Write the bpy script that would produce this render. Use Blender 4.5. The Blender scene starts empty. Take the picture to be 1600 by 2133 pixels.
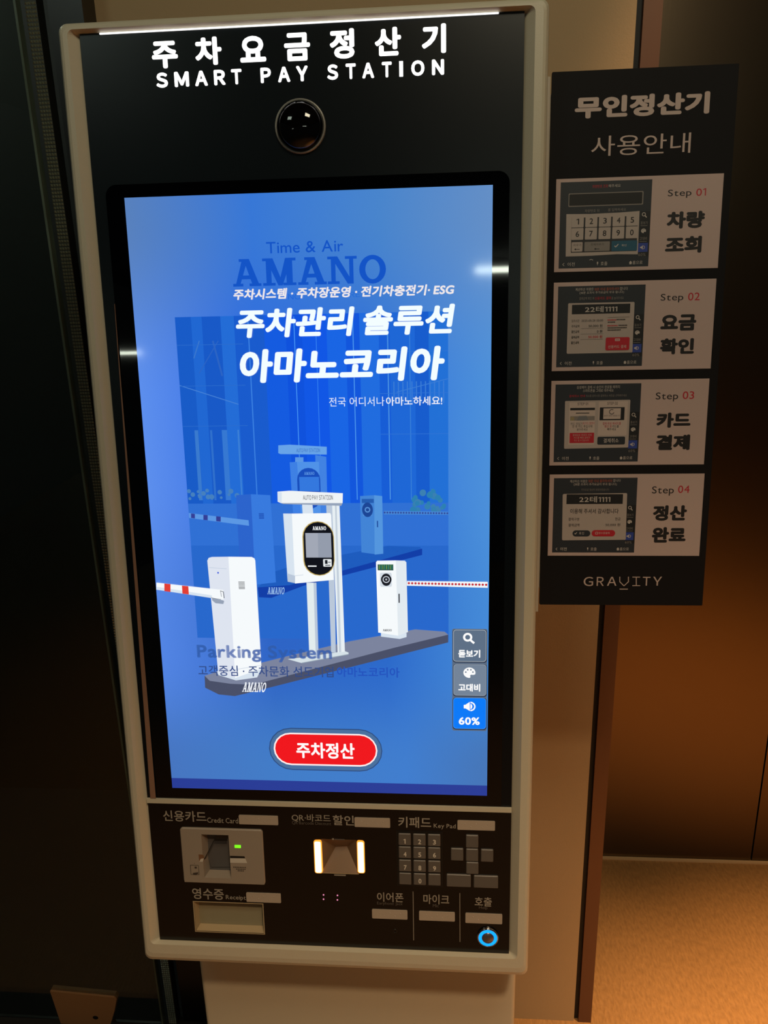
import bpy, math, random
from mathutils import Matrix, Vector
random.seed(4)
scene = bpy.context.scene
col = scene.collection

# ------------------------------------------------------------ camera, world, lights, exposure
scene.view_settings.view_transform = 'Standard'
scene.view_settings.look = 'None'
scene.view_settings.gamma = 1.0
scene.view_settings.use_curve_mapping = False
scene.view_settings.exposure = 0.0

cam_data = bpy.data.cameras.new('camera')
cam_data.sensor_fit = 'HORIZONTAL'
cam_data.sensor_width = 36.0
cam_data.lens = 36.0
cam_data.clip_start = 0.02
cam = bpy.data.objects.new('camera', cam_data)
col.objects.link(cam)
right = Vector((0.9971, 0.0724, -0.0254)); back = Vector((0.0766, -0.9527, 0.2942))
right.normalize(); back = (back - right * back.dot(right)).normalized(); up = back.cross(right)
cam.matrix_world = Matrix(((right.x, up.x, back.x, 0.0), (right.y, up.y, back.y, 0.0), (right.z, up.z, back.z, 1.5), (0, 0, 0, 1)))
scene.camera = cam

world = bpy.data.worlds.new('world')
scene.world = world
world.use_nodes = True
world.node_tree.nodes['Background'].inputs[0].default_value = (0.75, 0.85, 0.8, 1)
world.node_tree.nodes['Background'].inputs[1].default_value = 0.012


def light(name, kind, loc, target, power, color, **kw):
    d = bpy.data.lights.new(name, kind)
    d.energy = power
    d.color = color
    for k, v in kw.items():
        setattr(d, k, v)
    o = bpy.data.objects.new(name, d)
    col.objects.link(o)
    o.location = loc
    o.rotation_euler = (Vector(target) - Vector(loc)).to_track_quat('-Z', 'Y').to_euler()
    return o


light('lobby_warm_fill', 'SPOT', (0.32, -0.55, 2.66), (0.36, -0.35, 0.0), 145, (1.0, 0.68, 0.40), spot_size=math.radians(92), spot_blend=0.9, shadow_soft_size=0.06)  # added warm spot, brightens the front floor and the kiosk face
light('lobby_ceiling_light', 'AREA', (0.34, -0.10, 2.66), (0.40, 0.7, 1.4), 10.5, (1.0, 0.88, 0.62), size=0.4)
light('lobby_cool_light', 'AREA', (-1.1, -0.3, 2.66), (-0.4, 0.6, 1.6), 3, (0.85, 1.0, 0.85), size=0.4)
light('alcove_downlight', 'SPOT', (1.02, 0.66, 2.66), (0.98, 0.68, 0.0), 980, (1.0, 0.58, 0.28), spot_size=math.radians(46), spot_blend=1.0, shadow_soft_size=0.05)
light('wall_fill', 'SPOT', (0.44, 1.06, 2.66), (0.21, 1.245, 0.7), 85, (1.0, 0.62, 0.34), spot_size=math.radians(22), spot_blend=0.9, shadow_soft_size=0.04)  # added spot that lifts the wall beside the jamb, no fixture
light('back_room_fill', 'AREA', (-1.5, 1.6, 2.66), (-1.5, 1.7, 0.0), 5, (0.9, 1.0, 0.85), size=0.3)  # added dim light to lift the darkness behind the glass door


# ------------------------------------------------------------ materials
def lin(c):
    f = lambda x: x / 12.92 if x <= 0.04045 else ((x + 0.055) / 1.055) ** 2.4
    return tuple(f(x / 255.0) for x in c) + (1.0,)


MATS = {}


def mat(name, rgb, rough=0.5, metal=0.0, bump=None, spec=0.5, coat=0.0, mottle=0.0):
    if name in MATS:
        return MATS[name]
    m = bpy.data.materials.new(name)
    m.use_nodes = True
    nt = m.node_tree
    b = nt.nodes['Principled BSDF']
    b.inputs['Base Color'].default_value = lin(rgb)
    b.inputs['Roughness'].default_value = rough
    b.inputs['Metallic'].default_value = metal
    b.inputs['Specular IOR Level'].default_value = spec
    b.inputs['Coat Weight'].default_value = coat
    if bump or mottle:
        tc = nt.nodes.new('ShaderNodeTexCoord')
        mp = nt.nodes.new('ShaderNodeMapping')
        nz = nt.nodes.new('ShaderNodeTexNoise')
        nt.links.new(tc.outputs['Object'], mp.inputs['Vector'])
        nt.links.new(mp.outputs['Vector'], nz.inputs['Vector'])
        sc_, st, dist = bump if bump else ((60, 60, 60), 0.0, 0.0)
        mp.inputs['Scale'].default_value = sc_
        nz.inputs['Scale'].default_value = 1.0
        nz.inputs['Detail'].default_value = 4.0
        if st:
            bp = nt.nodes.new('ShaderNodeBump')
            bp.inputs['Strength'].default_value = st
            bp.inputs['Distance'].default_value = dist
            nt.links.new(nz.outputs['Fac'], bp.inputs['Height'])
            nt.links.new(bp.outputs['Normal'], b.inputs['Normal'])
        if mottle:
            mx = nt.nodes.new('ShaderNodeMix')
            mx.data_type = 'RGBA'
            c = lin(rgb)
            mx.inputs[6].default_value = tuple(x * (1 - mottle) for x in c[:3]) + (1,)
            mx.inputs[7].default_value = tuple(min(1, x * (1 + mottle)) for x in c[:3]) + (1,)
            nt.links.new(nz.outputs['Fac'], mx.inputs[0])
            nt.links.new(mx.outputs[2], b.inputs['Base Color'])
    MATS[name] = m
    return m


def emi(r, g, b_, k=1.0, alpha=1.0, gloss=True):
    """lit pixels of a display behind its glossy front glass"""
    key = ('emi', r, g, b_, k, alpha, gloss)
    if key in MATS:
        return MATS[key]
    m = bpy.data.materials.new('display_%d_%d_%d' % (r, g, b_))
    m.use_nodes = True
    p = m.node_tree.nodes['Principled BSDF']
    p.inputs['Base Color'].default_value = (0, 0, 0, 1)
    p.inputs['Roughness'].default_value = 0.06
    p.inputs['Specular IOR Level'].default_value = 0.5 if gloss else 0.0
    p.inputs['Emission Color'].default_value = lin((r, g, b_))
    p.inputs['Emission Strength'].default_value = k
    p.inputs['Alpha'].default_value = alpha
    MATS[key] = m
    return m


def ink(r, g, b_, rough=0.55):
    return mat('print_%d_%d_%d' % (r, g, b_), (r, g, b_), rough)


frame_m = mat('housing_powder_coat', (196, 188, 166), 0.42, 0.0, ((900, 900, 900), 0.25, 0.0006))
fascia_m = mat('black_fascia', (6, 14, 20), 0.3, spec=0.35)
glass_m = mat('black_bezel_glass', (3, 4, 6), 0.03)
panel_m = mat('black_control_panel', (8, 8, 10), 0.22)
steel_m = mat('brushed_steel', (170, 165, 158), 0.3, 1.0)
reader_m = mat('reader_plastic', (150, 138, 124), 0.45)
recess_m = mat('recess_dark', (84, 82, 82), 0.5)
slot_black = mat('slot_black', (10, 10, 10), 0.5)
chute_m = mat('chute_metal', (176, 156, 122), 0.4, 0.0)
key_m = mat('key_metal', (92, 87, 82), 0.45, 0.0)
braille_m = mat('braille_plate', (172, 158, 142), 0.5, 0.0, ((500, 500, 500), 0.15, 0.0005))
legend_m = mat('grey_legend', (150, 142, 130), 0.5)
dim_legend_m = mat('dim_legend', (92, 86, 80), 0.5)
dome_m = mat('dome_black', (6, 5, 6), 0.04)
board_m = mat('sign_board', (18, 17, 19), 0.7, spec=0.2)
card_m = mat('sign_card', (186, 164, 158), 0.6)
wall_m = mat('wall_paper', (172, 148, 112), 0.75, 0.0, ((420, 420, 420), 0.15, 0.001))
floor_m = mat('floor_tile', (150, 112, 66), 0.42, 0.0, ((190, 60, 60), 0.6, 0.004), mottle=0.4)
bronze_m = mat('bronze_door', (100, 85, 68), 0.30, 1.0, ((700, 700, 14), 0.05, 0.0006))
trim_m = mat('bronze_trim', (98, 66, 46), 0.45, 0.3)
gap_shade_m = mat('gap_shade_black', (12, 11, 10), 0.6)  # black colour stands in for the shade inside narrow gaps
sill_m = mat('sill_metal', (214, 184, 140), 0.4, 0.2)
ceiling_m = mat('ceiling_paint', (44, 42, 40), 0.9)


# ------------------------------------------------------------ mesh helpers
class PB:
    """collects faces with their materials, layer by layer; build() links them as ONE mesh object"""

    def __init__(self, w=0.0, step=5e-6):
        self.v = []; self.f = []; self.fm = []; self.ms = []; self.w = w; self.step = step; self.smooth = set()

    def mi(self, m):
        if m not in self.ms:
            self.ms.append(m)
        return self.ms.index(m)

    def face(self, pts, m, smooth=False):
        b = len(self.v)
        self.v += [tuple(p) for p in pts]
        if smooth:
            self.smooth.add(len(self.f))
        self.f.append(tuple(range(b, b + len(pts)))); self.fm.append(self.mi(m))

    def poly(self, pts, m, w=None):
        if w is None:
            w = self.w; self.w += self.step
        a = sum(pts[i][0] * pts[(i + 1) % len(pts)][1] - pts[(i + 1) % len(pts)][0] * pts[i][1] for i in range(len(pts)))
        if a < 0:
            pts = pts[::-1]
        self.face([(p[0], p[1], w) for p in pts], m)

    def rect(self, b, m, r=0.0, w=None):
        u0, v0, u1, v1 = b
        self.poly(rrect(u0, v0, u1, v1, r), m, w)

    def frame(self, b, t, m, r=0.0):
        u0, v0, u1, v1 = b
        o = rrect(u0, v0, u1, v1, r + 1e-5); i = rrect(u0 + t, v0 + t, u1 - t, v1 - t, max(r - t, 0) + 1e-5)
        w = self.w; self.w += self.step
        n = len(o)
        for k in range(n):
            self.face([o[k] + (w,), o[(k + 1) % n] + (w,), i[(k + 1) % n] + (w,), i[k] + (w,)], m)

    def disc(self, c, r, m, n=24, ry=None, a0=0.0, a1=math.tau):
        ry = ry or r
        full = abs(a1 - a0 - math.tau) < 1e-6
        k = n if full else n + 1
        self.poly([(c[0] + r * math.cos(a0 + (a1 - a0) * i / n), c[1] + ry * math.sin(a0 + (a1 - a0) * i / n)) for i in range(k)], m)

    def arc(self, c, r0, r1, m, a0=0.0, a1=math.tau, n=24):
        w = self.w; self.w += self.step
        q = lambda r, a: (c[0] + r * math.cos(a), c[1] + r * math.sin(a), w)
        for i in range(n):
            s, e = a0 + (a1 - a0) * i / n, a0 + (a1 - a0) * (i + 1) / n
            self.face([q(r0, s), q(r1, s), q(r1, e), q(r0, e)], m)

    def line(self, a, b, t, m):
        dx, dy = b[0] - a[0], b[1] - a[1]
        l = math.hypot(dx, dy) or 1e-6
        nx, ny = -dy / l * t / 2, dx / l * t / 2
        self.poly([(a[0] + nx, a[1] + ny), (b[0] + nx, b[1] + ny), (b[0] - nx, b[1] - ny), (a[0] - nx, a[1] - ny)], m)

    def text(self, s, box, m, bold=0.0, shear=0.0, step=2e-6):
        vs, fs = glyphs(s)
        if not vs:
            return
        if shear:
            vs = [(x + y * shear, y) for x, y in vs]
        x0 = min(p[0] for p in vs) - bold; x1 = max(p[0] for p in vs) + bold
        y0 = min(p[1] for p in vs) - bold; y1 = max(p[1] for p in vs) + bold
        u0, v0, u1, v1 = box
        sx, sy = (u1 - u0) / (x1 - x0), (v1 - v0) / (y1 - y0)
        shifts = [(0, 0)]
        if bold:
            k = 8
            shifts = [(bold * math.cos(math.tau * i / k), bold * math.sin(math.tau * i / k)) for i in range(k)] + shifts
        mi = self.mi(m)
        for dx, dy in shifts:
            b = len(self.v)
            self.v += [(u0 + (x + dx - x0) * sx, v0 + (y + dy - y0) * sy, self.w) for x, y in vs]
            for f in fs:
                self.f.append(tuple(b + i for i in f)); self.fm.append(mi)
            self.w += step
        self.w += self.step

    def box(self, u0, u1, v0, v1, w0, w1, m):
        p = [(u, v, w) for w in (w0, w1) for v in (v0, v1) for u in (u0, u1)]
        for q in ((4, 5, 7, 6), (1, 0, 2, 3), (0, 1, 5, 4), (3, 2, 6, 7), (2, 0, 4, 6), (1, 3, 7, 5)):
            self.face([p[i] for i in q], m)

    def rings(self, rs, m, front=True, backcap=True, n=5, front_m=None, smooth=False):
        """rs: (u0,v0,u1,v1,radius,w) from back to front, skinned"""
        R = [[q + (r[5],) for q in rrect(r[0], r[1], r[2], r[3], r[4], n)] for r in rs]
        k = len(R[0])
        for a, b in zip(R, R[1:]):
            for i in range(k):
                self.face([a[i], a[(i + 1) % k], b[(i + 1) % k], b[i]], m, smooth)
        if front:
            self.face(R[-1], front_m or m)
        if backcap:
            self.face(R[0][::-1], m)

    def lathe(self, c, prof, m, n=40, cap=False, w0=0.0):
        for (r0, a), (r1, b) in zip(prof, prof[1:]):
            for i in range(n):
                s, e = math.tau * i / n, math.tau * (i + 1) / n
                q = lambda r, t, w: (c[0] + r * math.cos(t), c[1] + r * math.sin(t), w0 + w)
                if r1 < 1e-7:
                    self.face([q(r0, s, a), q(r0, e, a), q(0, 0, b)], m, True)
                else:
                    self.face([q(r0, s, a), q(r0, e, a), q(r1, e, b), q(r1, s, b)], m, True)

    def tube(self, pts, r, m, n=10):
        P = [Vector(p) for p in pts]
        R = []
        for i, p in enumerate(P):
            d = (P[min(i + 1, len(P) - 1)] - P[max(i - 1, 0)]).normalized()
            a = d.cross(Vector((0, 1, 0.01))).normalized(); b = d.cross(a)
            R.append([p + a * r * math.cos(math.tau * k / n) + b * r * math.sin(math.tau * k / n) for k in range(n)])
        for a, b in zip(R, R[1:]):
            for k in range(n):
                self.face([a[k], b[k], b[(k + 1) % n], a[(k + 1) % n]], m, True)
        self.face(R[0], m); self.face(R[-1][::-1], m)

    def build(self, name, parent=None, matrix=None, bevel=0.0):
        me = bpy.data.meshes.new(name)
        me.from_pydata(self.v, [], self.f)
        for m in self.ms:
            me.materials.append(m)
        me.polygons.foreach_set('material_index', self.fm)
        if self.smooth:
            for i in self.smooth:
                me.polygons[i].use_smooth = True
            import bmesh
            bm = bmesh.new(); bm.from_mesh(me)
            bmesh.ops.remove_doubles(bm, verts=bm.verts, dist=1e-6)
            bm.to_mesh(me); bm.free()
        me.update()
        o = bpy.data.objects.new(name, me)
        col.objects.link(o)
        if parent:
            o.parent = parent
        if matrix is not None:
            o.matrix_local = matrix
        return o


def rrect(u0, v0, u1, v1, r=0.0, n=5):
    if r <= 0:
        return [(u0, v0), (u1, v0), (u1, v1), (u0, v1)]
    r = min(r, (u1 - u0) / 2, (v1 - v0) / 2)
    out = []
    for cx, cy, a in ((u0 + r, v0 + r, 180), (u1 - r, v0 + r, 270), (u1 - r, v1 - r, 0), (u0 + r, v1 - r, 90)):
        for i in range(n + 1):
            t = math.radians(a + 90 * i / n)
            out.append((cx + r * math.cos(t), cy + r * math.sin(t)))
    return out


GL = {}
_tc = bpy.data.curves.new('lettering', 'FONT')
_to = bpy.data.objects.new('lettering', _tc)
col.objects.link(_to)
_tc.resolution_u = 4


def one_glyph(ch):
    if ch not in GL:
        _tc.body = ch
        me = bpy.data.meshes.new_from_object(_to)
        GL[ch] = ([(v.co.x, v.co.y) for v in me.vertices], [tuple(p.vertices) for p in me.polygons])
        bpy.data.meshes.remove(me)
    return GL[ch]


ONE = ([(0.0, 0.53), (0.0, 0.61), (0.14, 0.70), (0.23, 0.70), (0.23, 0.0), (0.15, 0.0), (0.15, 0.61)], [(0, 6, 2, 1), (6, 5, 4, 3, 2)])


def glyphs(s):
    """outline letters set side by side; all-capital words use the wide face that matches the Korean"""
    vs, fs, x = [], [], 0.0
    caps = s.isupper() and s.isascii()
    for ch in s:
        if ch == ' ':
            x += 0.28
            continue
        latin = '!' <= ch <= '~'
        v, f = ONE if ch == '1' else one_glyph(chr(ord(ch) - 0x21 + 0xFF01) if latin and caps else ch)
        if not v:
            continue
        lo, hi = min(p[0] for p in v), max(p[0] for p in v)
        off = x - lo + 0.05 if latin or ch == '·' else x
        adv = hi - lo + 0.10 if latin or ch == '·' else 0.93
        b = len(vs)
        vs += [(px + off, py) for px, py in v]
        fs += [tuple(b + i for i in t) for t in f]
        x += adv
    return vs, fs


def serif_logo(pb, box, m, sl=0.0):
    """slab-serif capitals A M A N O filling the box"""
    u0, v0, u1, v1 = box
    w = u1 - u0; h = v1 - v0
    wd = (1.0, 1.22, 1.0, 1.02, 0.96); tot = sum(wd) + 0.16
    x = 0.0
    X = lambda a, b: (u0 + (a / tot) * w + sl * b * h, v0 + b * h)
    for ch, k in zip('AMANO', wd):
        q = lambda *p: pb.poly([X(x + a * k, b) for a, b in p], m)
        if ch == 'A':
            q((0.10, 0.08), (0.26, 0.08), (0.56, 1), (0.36, 1)); q((0.40, 1), (0.60, 1), (0.92, 0.08), (0.68, 0.08))
            q((0.24, 0.26), (0.76, 0.26), (0.72, 0.40), (0.28, 0.40))
            q((0.0, 0), (0.36, 0), (0.36, 0.10), (0.0, 0.10)); q((0.58, 0), (1.0, 0), (1.0, 0.10), (0.58, 0.10))
            q((0.24, 0.9), (0.6, 0.9), (0.56, 1), (0.24, 1))
        elif ch == 'M':
            q((0.12, 0), (0.27, 0), (0.27, 1), (0.12, 1)); q((0.70, 0), (0.88, 0), (0.88, 1), (0.70, 1))
            q((0.12, 1), (0.32, 1), (0.58, 0.12), (0.46, 0.0)); q((0.68, 1), (0.88, 1), (0.58, 0.0), (0.46, 0.0))
            q((0.02, 0), (0.38, 0), (0.38, 0.10), (0.02, 0.10)); q((0.60, 0), (0.98, 0), (0.98, 0.10), (0.60, 0.10))
            q((0.02, 0.9), (0.3, 0.9), (0.3, 1), (0.02, 1)); q((0.7, 0.9), (0.98, 0.9), (0.98, 1), (0.7, 1))
        elif ch == 'N':
            q((0.12, 0), (0.27, 0), (0.27, 1), (0.12, 1)); q((0.74, 0), (0.88, 0), (0.88, 1), (0.74, 1))
            q((0.12, 1), (0.34, 1), (0.88, 0), (0.68, 0))
            q((0.0, 0), (0.4, 0), (0.4, 0.10), (0.0, 0.10)); q((0.6, 0.9), (1.0, 0.9), (1.0, 1), (0.6, 1)); q((0.0, 0.9), (0.3, 0.9), (0.3, 1), (0.0, 1))
        else:
            n = 28; ww = pb.w; pb.w += pb.step
            for i in range(n):
                s, e = math.tau * i / n, math.tau * (i + 1) / n
                O = lambda t, a, b: X(x + (0.52 + a * math.cos(t)) * k, 0.5 + b * math.sin(t)) + (ww,)
                pb.face([O(s, 0.26, 0.36), O(s, 0.48, 0.52), O(e, 0.48, 0.52), O(e, 0.26, 0.36)], m)
        x += k + 0.04


def tag(o, label=None, cat=None, group=None, kind=None):
    if label: o['label'] = label
    if cat: o['category'] = cat
    if group: o['group'] = group
    if kind: o['kind'] = kind
    return o


def empty(name, matrix):
    o = bpy.data.objects.new(name, None)
    o.empty_display_size = 0.05
    col.objects.link(o)
    o.matrix_world = matrix
    return o


def world_box(name, x0, x1, y0, y1, z0, z1, m, kind='structure', parent=None):
    pb = PB()
    cx, cy = (x0 + x1) / 2, (y0 + y1) / 2
    pb.box(x0 - cx, x1 - cx, y0 - cy, y1 - cy, 0, z1 - z0, m)
    o = pb.build(name, parent, Matrix.Translation((cx, cy, z0)))
    if kind:
        tag(o, kind=kind)
    return o


# ------------------------------------------------------------ the setting
fl = PB(); fl.face([(-3, -6, 0), (3, -6, 0), (3, 3.2, 0), (-3, 3.2, 0)], floor_m)
tag(fl.build('floor'), kind='structure')
ce = PB(); ce.face([(-3, -6, 2.7), (-3, 3.2, 2.7), (3, 3.2, 2.7), (3, -6, 2.7)], ceiling_m)
tag(ce.build('ceiling'), kind='structure')
world_box('wall_back', -0.5005, 0.2695, 1.245, 1.72, 0.0, 2.7, wall_m)
world_box('trim_1', 0.2695, 0.2785, 1.252, 1.72, 0.0, 2.7, gap_shade_m)  # shadow gap beside the jamb, its shade put in as black
world_box('trim_2', 0.2785, 0.3045, 1.243, 1.72, 0.0, 2.7, trim_m)
world_box('trim_3', 0.3045, 1.62, 1.717, 1.7245, 0.0, 0.005, sill_m)
world_box('wall_left', -3.0, -0.5005, 1.95, 2.05, 0.0, 2.7, mat('dark_wall', (34, 37, 34), 0.7))
world_box('wall_right', 1.62, 1.72, 1.245, 1.85, 0.0, 2.7, wall_m)
world_box('trim_4', -0.5505, -0.5005, 1.20, 1.40, 0.0, 2.7, mat('black_jamb', (9, 9, 11), 0.35))

world_box('floor_2', -3.0, -0.5005, 1.12, 1.95, 0.0, 0.004, mat('unlit_floor_dark', (14, 14, 14), 0.9))  # added dark sheet, its colour makes the floor behind the glass look unlit
# lift doors in the recess
door = empty('door_1', Matrix.Translation((0.9, 1.74, 0.0))); tag(door, kind='structure')
for name, a, b, dy in (('door_panel', 0.2, 0.8035, 0.0), ('door_panel', 0.8075, 1.62, 0.0)):
    pb = PB(); pb.box(a - 0.9, b - 0.9, dy - 0.015, dy + 0.02, 0.006, 2.7, bronze_m); pb.build(name, door)
pb = PB(); pb.box(-0.1, -0.08, 0.0, 0.04, 0.006, 2.7, gap_shade_m); pb.build('door_gap', door)

# the dark glass door left of the kiosk
gd = empty('door_2', Matrix.Translation((-0.92, 1.19, 0.0))); tag(gd, kind='structure')
gm = bpy.data.materials.new('tinted_glass'); gm.use_nodes = True
p = gm.node_tree.nodes['Principled BSDF']
p.inputs['Base Color'].default_value = (0.55, 0.62, 0.57, 1); p.inputs['Roughness'].default_value = 0.02; p.inputs['Transmission Weight'].default_value = 1.0; p.inputs['IOR'].default_value = 1.5
pb = PB(); pb.box(-0.75, 0.3285, -0.006, 0.006, 0.012, 2.69, gm); pb.build('glass_pane', gd)
em = mat('glass_edge', (92, 106, 92), 0.25, 0.2, ((40, 40, 9), 0.3, 0.002), mottle=0.6)
pb = PB(); pb.box(0.329, 0.3325, -0.007, 0.007, 0.012, 2.69, em); pb.build('glass_edge', gd)
# ribbed weather strip
sm = mat('ribbed_strip', (150, 156, 136), 0.28, 0.7)
pb = PB()
pb.box(0.3425, 0.3595, -0.002, 0.02, 0.0, 2.69, mat('strip_base', (26, 29, 26), 0.4))
z = 0.01
while z < 2.68:
    for k in range(4):
        u = 0.3428 + k * 0.0042
        pb.face([(u, -0.002, z), (u + 0.0036, -0.002, z), (u + 0.0018, -0.0042, z + 0.002)], sm)
        pb.face([(u + 0.0036, -0.002, z), (u + 0.0036, -0.002, z + 0.004), (u + 0.0018, -0.0042, z + 0.002)], sm)
        pb.face([(u + 0.0036, -0.002, z + 0.004), (u, -0.002, z + 0.004), (u + 0.0018, -0.0042, z + 0.002)], sm)
        pb.face([(u, -0.002, z + 0.004), (u, -0.002, z), (u + 0.0018, -0.0042, z + 0.002)], sm)
    z += 0.0052
pb.build('weather_strip', gd)
pm = mat('patch_bronze', (136, 98, 62), 0.6, 0.0)
pb = PB()
o_ = [(0.100, 0.092), (0.110, 0.002), (0.216, 0.002), (0.232, 0.045), (0.240, 0.075), (0.236, 0.083)]
for s in (-0.010,):
    pb.face([(x, s, z) for x, z in o_], pm)
for i in range(len(o_)):
    a, b = o_[i], o_[(i + 1) % len(o_)]
    pb.face([(a[0], -0.010, a[1]), (a[0], 0.012, a[1]), (b[0], 0.012, b[1]), (b[0], -0.010, b[1])], pm)
patch = pb.build('patch_fitting', gd)
pb = PB(); n = 16
pb.face([(0.189 + 0.006 * math.cos(math.tau * i / n), -0.0105, 0.026 + 0.005 * math.sin(math.tau * i / n)) for i in range(n)], slot_black)
pb.build('key_hole', patch)

# ceiling tubes behind the viewer: they light the lobby and show as bars in the black glass
tube_m = emi(235, 245, 225, 34.0, gloss=False)
tube_body = mat('lamp_body', (200, 200, 200), 0.5)


def lamp(x0, x1, y, z, label):
    r = empty('ceiling_lamp', Matrix.Translation(((x0 + x1) / 2, y, z)))
    tag(r, label, 'lamp', 'tube lamps behind the viewer')
    h = (x1 - x0) / 2
    b = PB(); b.box(-h, h, -0.03, 0.03, 0.04, 0.1, tube_body); b.build('lamp_body', r)
    b = PB(); b.tube([(-h, 0, 0.02), (h, 0, 0.02)], 0.02, tube_m); b.build('lamp_tube', r)


lamp(0.27, 1.45, -4.80, 2.6, 'near lobby tube lamp, mirrored as the bar at the right screen edge')
lamp(-6.1, -4.90, -10.7, 2.6, 'far lobby tube lamp, mirrored as the bar at the left screen edge')

# ------------------------------------------------------------ the payment kiosk
KM = Matrix(((1, 0, 0, -0.3413), (0, 0.0958, -0.9954, 0.8683), (0, 0.9954, 0.0958, 1.5869), (0, 0, 0, 1)))
kiosk = empty('payment_kiosk', Matrix.Translation((-0.14, 0.93, 0.0)))
tag(kiosk, 'light grey parking payment kiosk with a lit blue touchscreen and white lettering along its top', 'kiosk')
KL = Matrix.Translation((0.14, -0.93, 0.0)) @ KM


def kpart(pb, name, parent=None):
    return pb.build(name, parent or kiosk, KL if parent is None else None)


# pedestal
pb = PB()
pb.rings([(-0.225, -0.05, 0.243, 0.05, 0.006, 0.0), (-0.225, -0.05, 0.243, 0.05, 0.006, 1.52)], frame_m)
pb.build('pedestal', kiosk, Matrix.Translation((0.0, -0.008, 0.0)))

# housing: outer shell, rolled front edge, chamfer down to the black panels
FO = (-0.0338, -0.923, 0.4236, 0.1610)
pb = PB()
pb.rings([(-0.045, -0.92, 0.4375, 0.160, 0.012, -0.12), (-0.0545, -0.948, 0.447, 0.170, 0.012, -0.10), (-0.0555, -0.954, 0.4480, 0.1715, 0.010, -0.012), (-0.0555, -0.954, 0.4480, 0.1715, 0.010, -0.002),
          (-0.0545, -0.951, 0.4470, 0.1705, 0.009, 0.003), (-0.0520, -0.945, 0.4445, 0.168, 0.008, 0.006), (-0.049, -0.938, 0.4415, 0.1655, 0.008, 0.007),
          (-0.0440, -0.9245, 0.4335, 0.1635, 0.006, 0.007), (FO[0] - 0.0005, FO[1], FO[2] + 0.0005, FO[3], 0.0015, -0.0035), (FO[0] - 0.0005, FO[1], FO[2] + 0.0005, FO[3], 0.0015, -0.06)], frame_m, front_m=slot_black, smooth=False)
housing = kpart(pb, 'housing')
# bar between the screen section and the control section
pb = PB(); pb.box(FO[0], FO[2], -0.7213, -0.7155, -0.002, 0.003, frame_m); kpart(pb, 'divider_bar')

# black fascia with the lit title
pb = PB(); pb.box(FO[0], FO[2], -0.7155, FO[3], -0.003, 0.0, fascia_m)
fascia = kpart(pb, 'fascia')
hw = emi(255, 252, 248, 2.2)
for ch, b in (('주', (.0417,.1250,.0690,.1505)), ('차', (.0875,.1260,.1153,.1524)), ('요', (.1346,.1269,.1615,.1512)), ('금', (.1807,.1260,.2074,.1520)), ('정', (.2277,.1260,.2528,.1536)), ('산', (.2737,.1266,.3003,.1528)), ('기', (.3213,.1268,.3456,.1537))):
    pb = PB(w=0.0006); pb.text(ch, b, hw, 0.040); kpart(pb, 'korean_title_character', fascia)
va, vb = .1067, .1211
for ch, b in zip('SMARTPAYSTATION', ((.0443,.1057,.0567,.1198), (.0638,.1058,.0792,.1198), (.0856,.1058,.0990,.1198), (.1058,.1059,.1178,.1199), (.1241,.1060,.1350,.1201), (.1549,.1061,.1657,.1201), (.1730,.1063,.1857,.1202), (.1921,.1064,.2042,.1203), (.2241,.1064,.2354,.1203), (.2434,.1065,.2537,.1204), (.2603,.1067,.2724,.1205), (.2805,.1067,.2905,.1206), (.2982,.1068,.3020,.1210), (.3104,.1072,.3237,.1209), (.3314,.1072,.3436,.1209))):
    pb = PB(w=0.0006); pb.rect((b[0], va, b[2], vb), hw) if ch == 'I' else pb.text(ch, (b[0], va, b[2], vb), hw, 0.045); kpart(pb, 'english_title_letter', fascia)
pb = PB()
pb.box(-0.012, 0.398, FO[3] - 0.0012, FO[3], 0.0, 0.0015, emi(255, 252, 248, 1.6, gloss=False)); kpart(pb, 'header_light_leak', fascia)  # header light leaking along the top gap, made as a glowing bar

# dome camera
dc = [(.1944,.0637)][0]
pb = PB(); pb.lathe(dc, [(0.0268, 0.0002), (0.0268, 0.002), (0.0255, 0.003), (0.0245, 0.002)], mat('dome_ring', (150, 146, 138), 0.35, 0.4))
domer = kpart(pb, 'camera_ring')
pb = PB(); R0 = 0.0245
pb.lathe(dc, [(R0 * math.cos(t), 0.002 + 0.014 * math.sin(t)) for t in [math.pi / 2 * i / 12 for i in range(12)]] + [(0, 0.016)], dome_m)
kpart(pb, 'camera_dome', domer)

# bezel glass around the display
pb = PB()
BZ = [(-0.0212, -0.7140), (0.4112, -0.7140)]
top = []
for i in range(9):
    t = math.radians(90 * i / 8); top.append((0.3992 + 0.012 * math.cos(t), 0.0015 + 0.012 * math.sin(t)))
for i in range(9):
    t = math.radians(90 + 90 * i / 8); top.append((-0.0085 + 0.012 * math.cos(t), 0.0015 + 0.012 * math.sin(t)))
BZ += top
pb.poly(BZ, glass_m, 0.0006)
nb = len(BZ)
for i in range(nb):
    a, b = BZ[i], BZ[(i + 1) % nb]
    pb.face([a + (0.0,), b + (0.0,), b + (0.0006,), a + (0.0006,)], fascia_m)
bezel = kpart(pb, 'bezel_glass')
wedge_m = mat('screen_unit_side', (140, 106, 86), 0.45)
# light trim showing where the screen unit leans out of the fascia
pb = PB()
for s in (0,):
    A, B, C, D = (-0.0205, -0.11), (-0.0290, -0.7150), (-0.0218, -0.7150), (-0.0203, -0.11)
    pb.face([A + (0.0025,), B + (0.0025,), C + (0.0025,), D + (0.0025,)], wedge_m)
    pb.face([A + (0.0,), B + (0.0,), B + (0.0025,), A + (0.0025,)], wedge_m)
kpart(pb, 'screen_trim')

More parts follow.
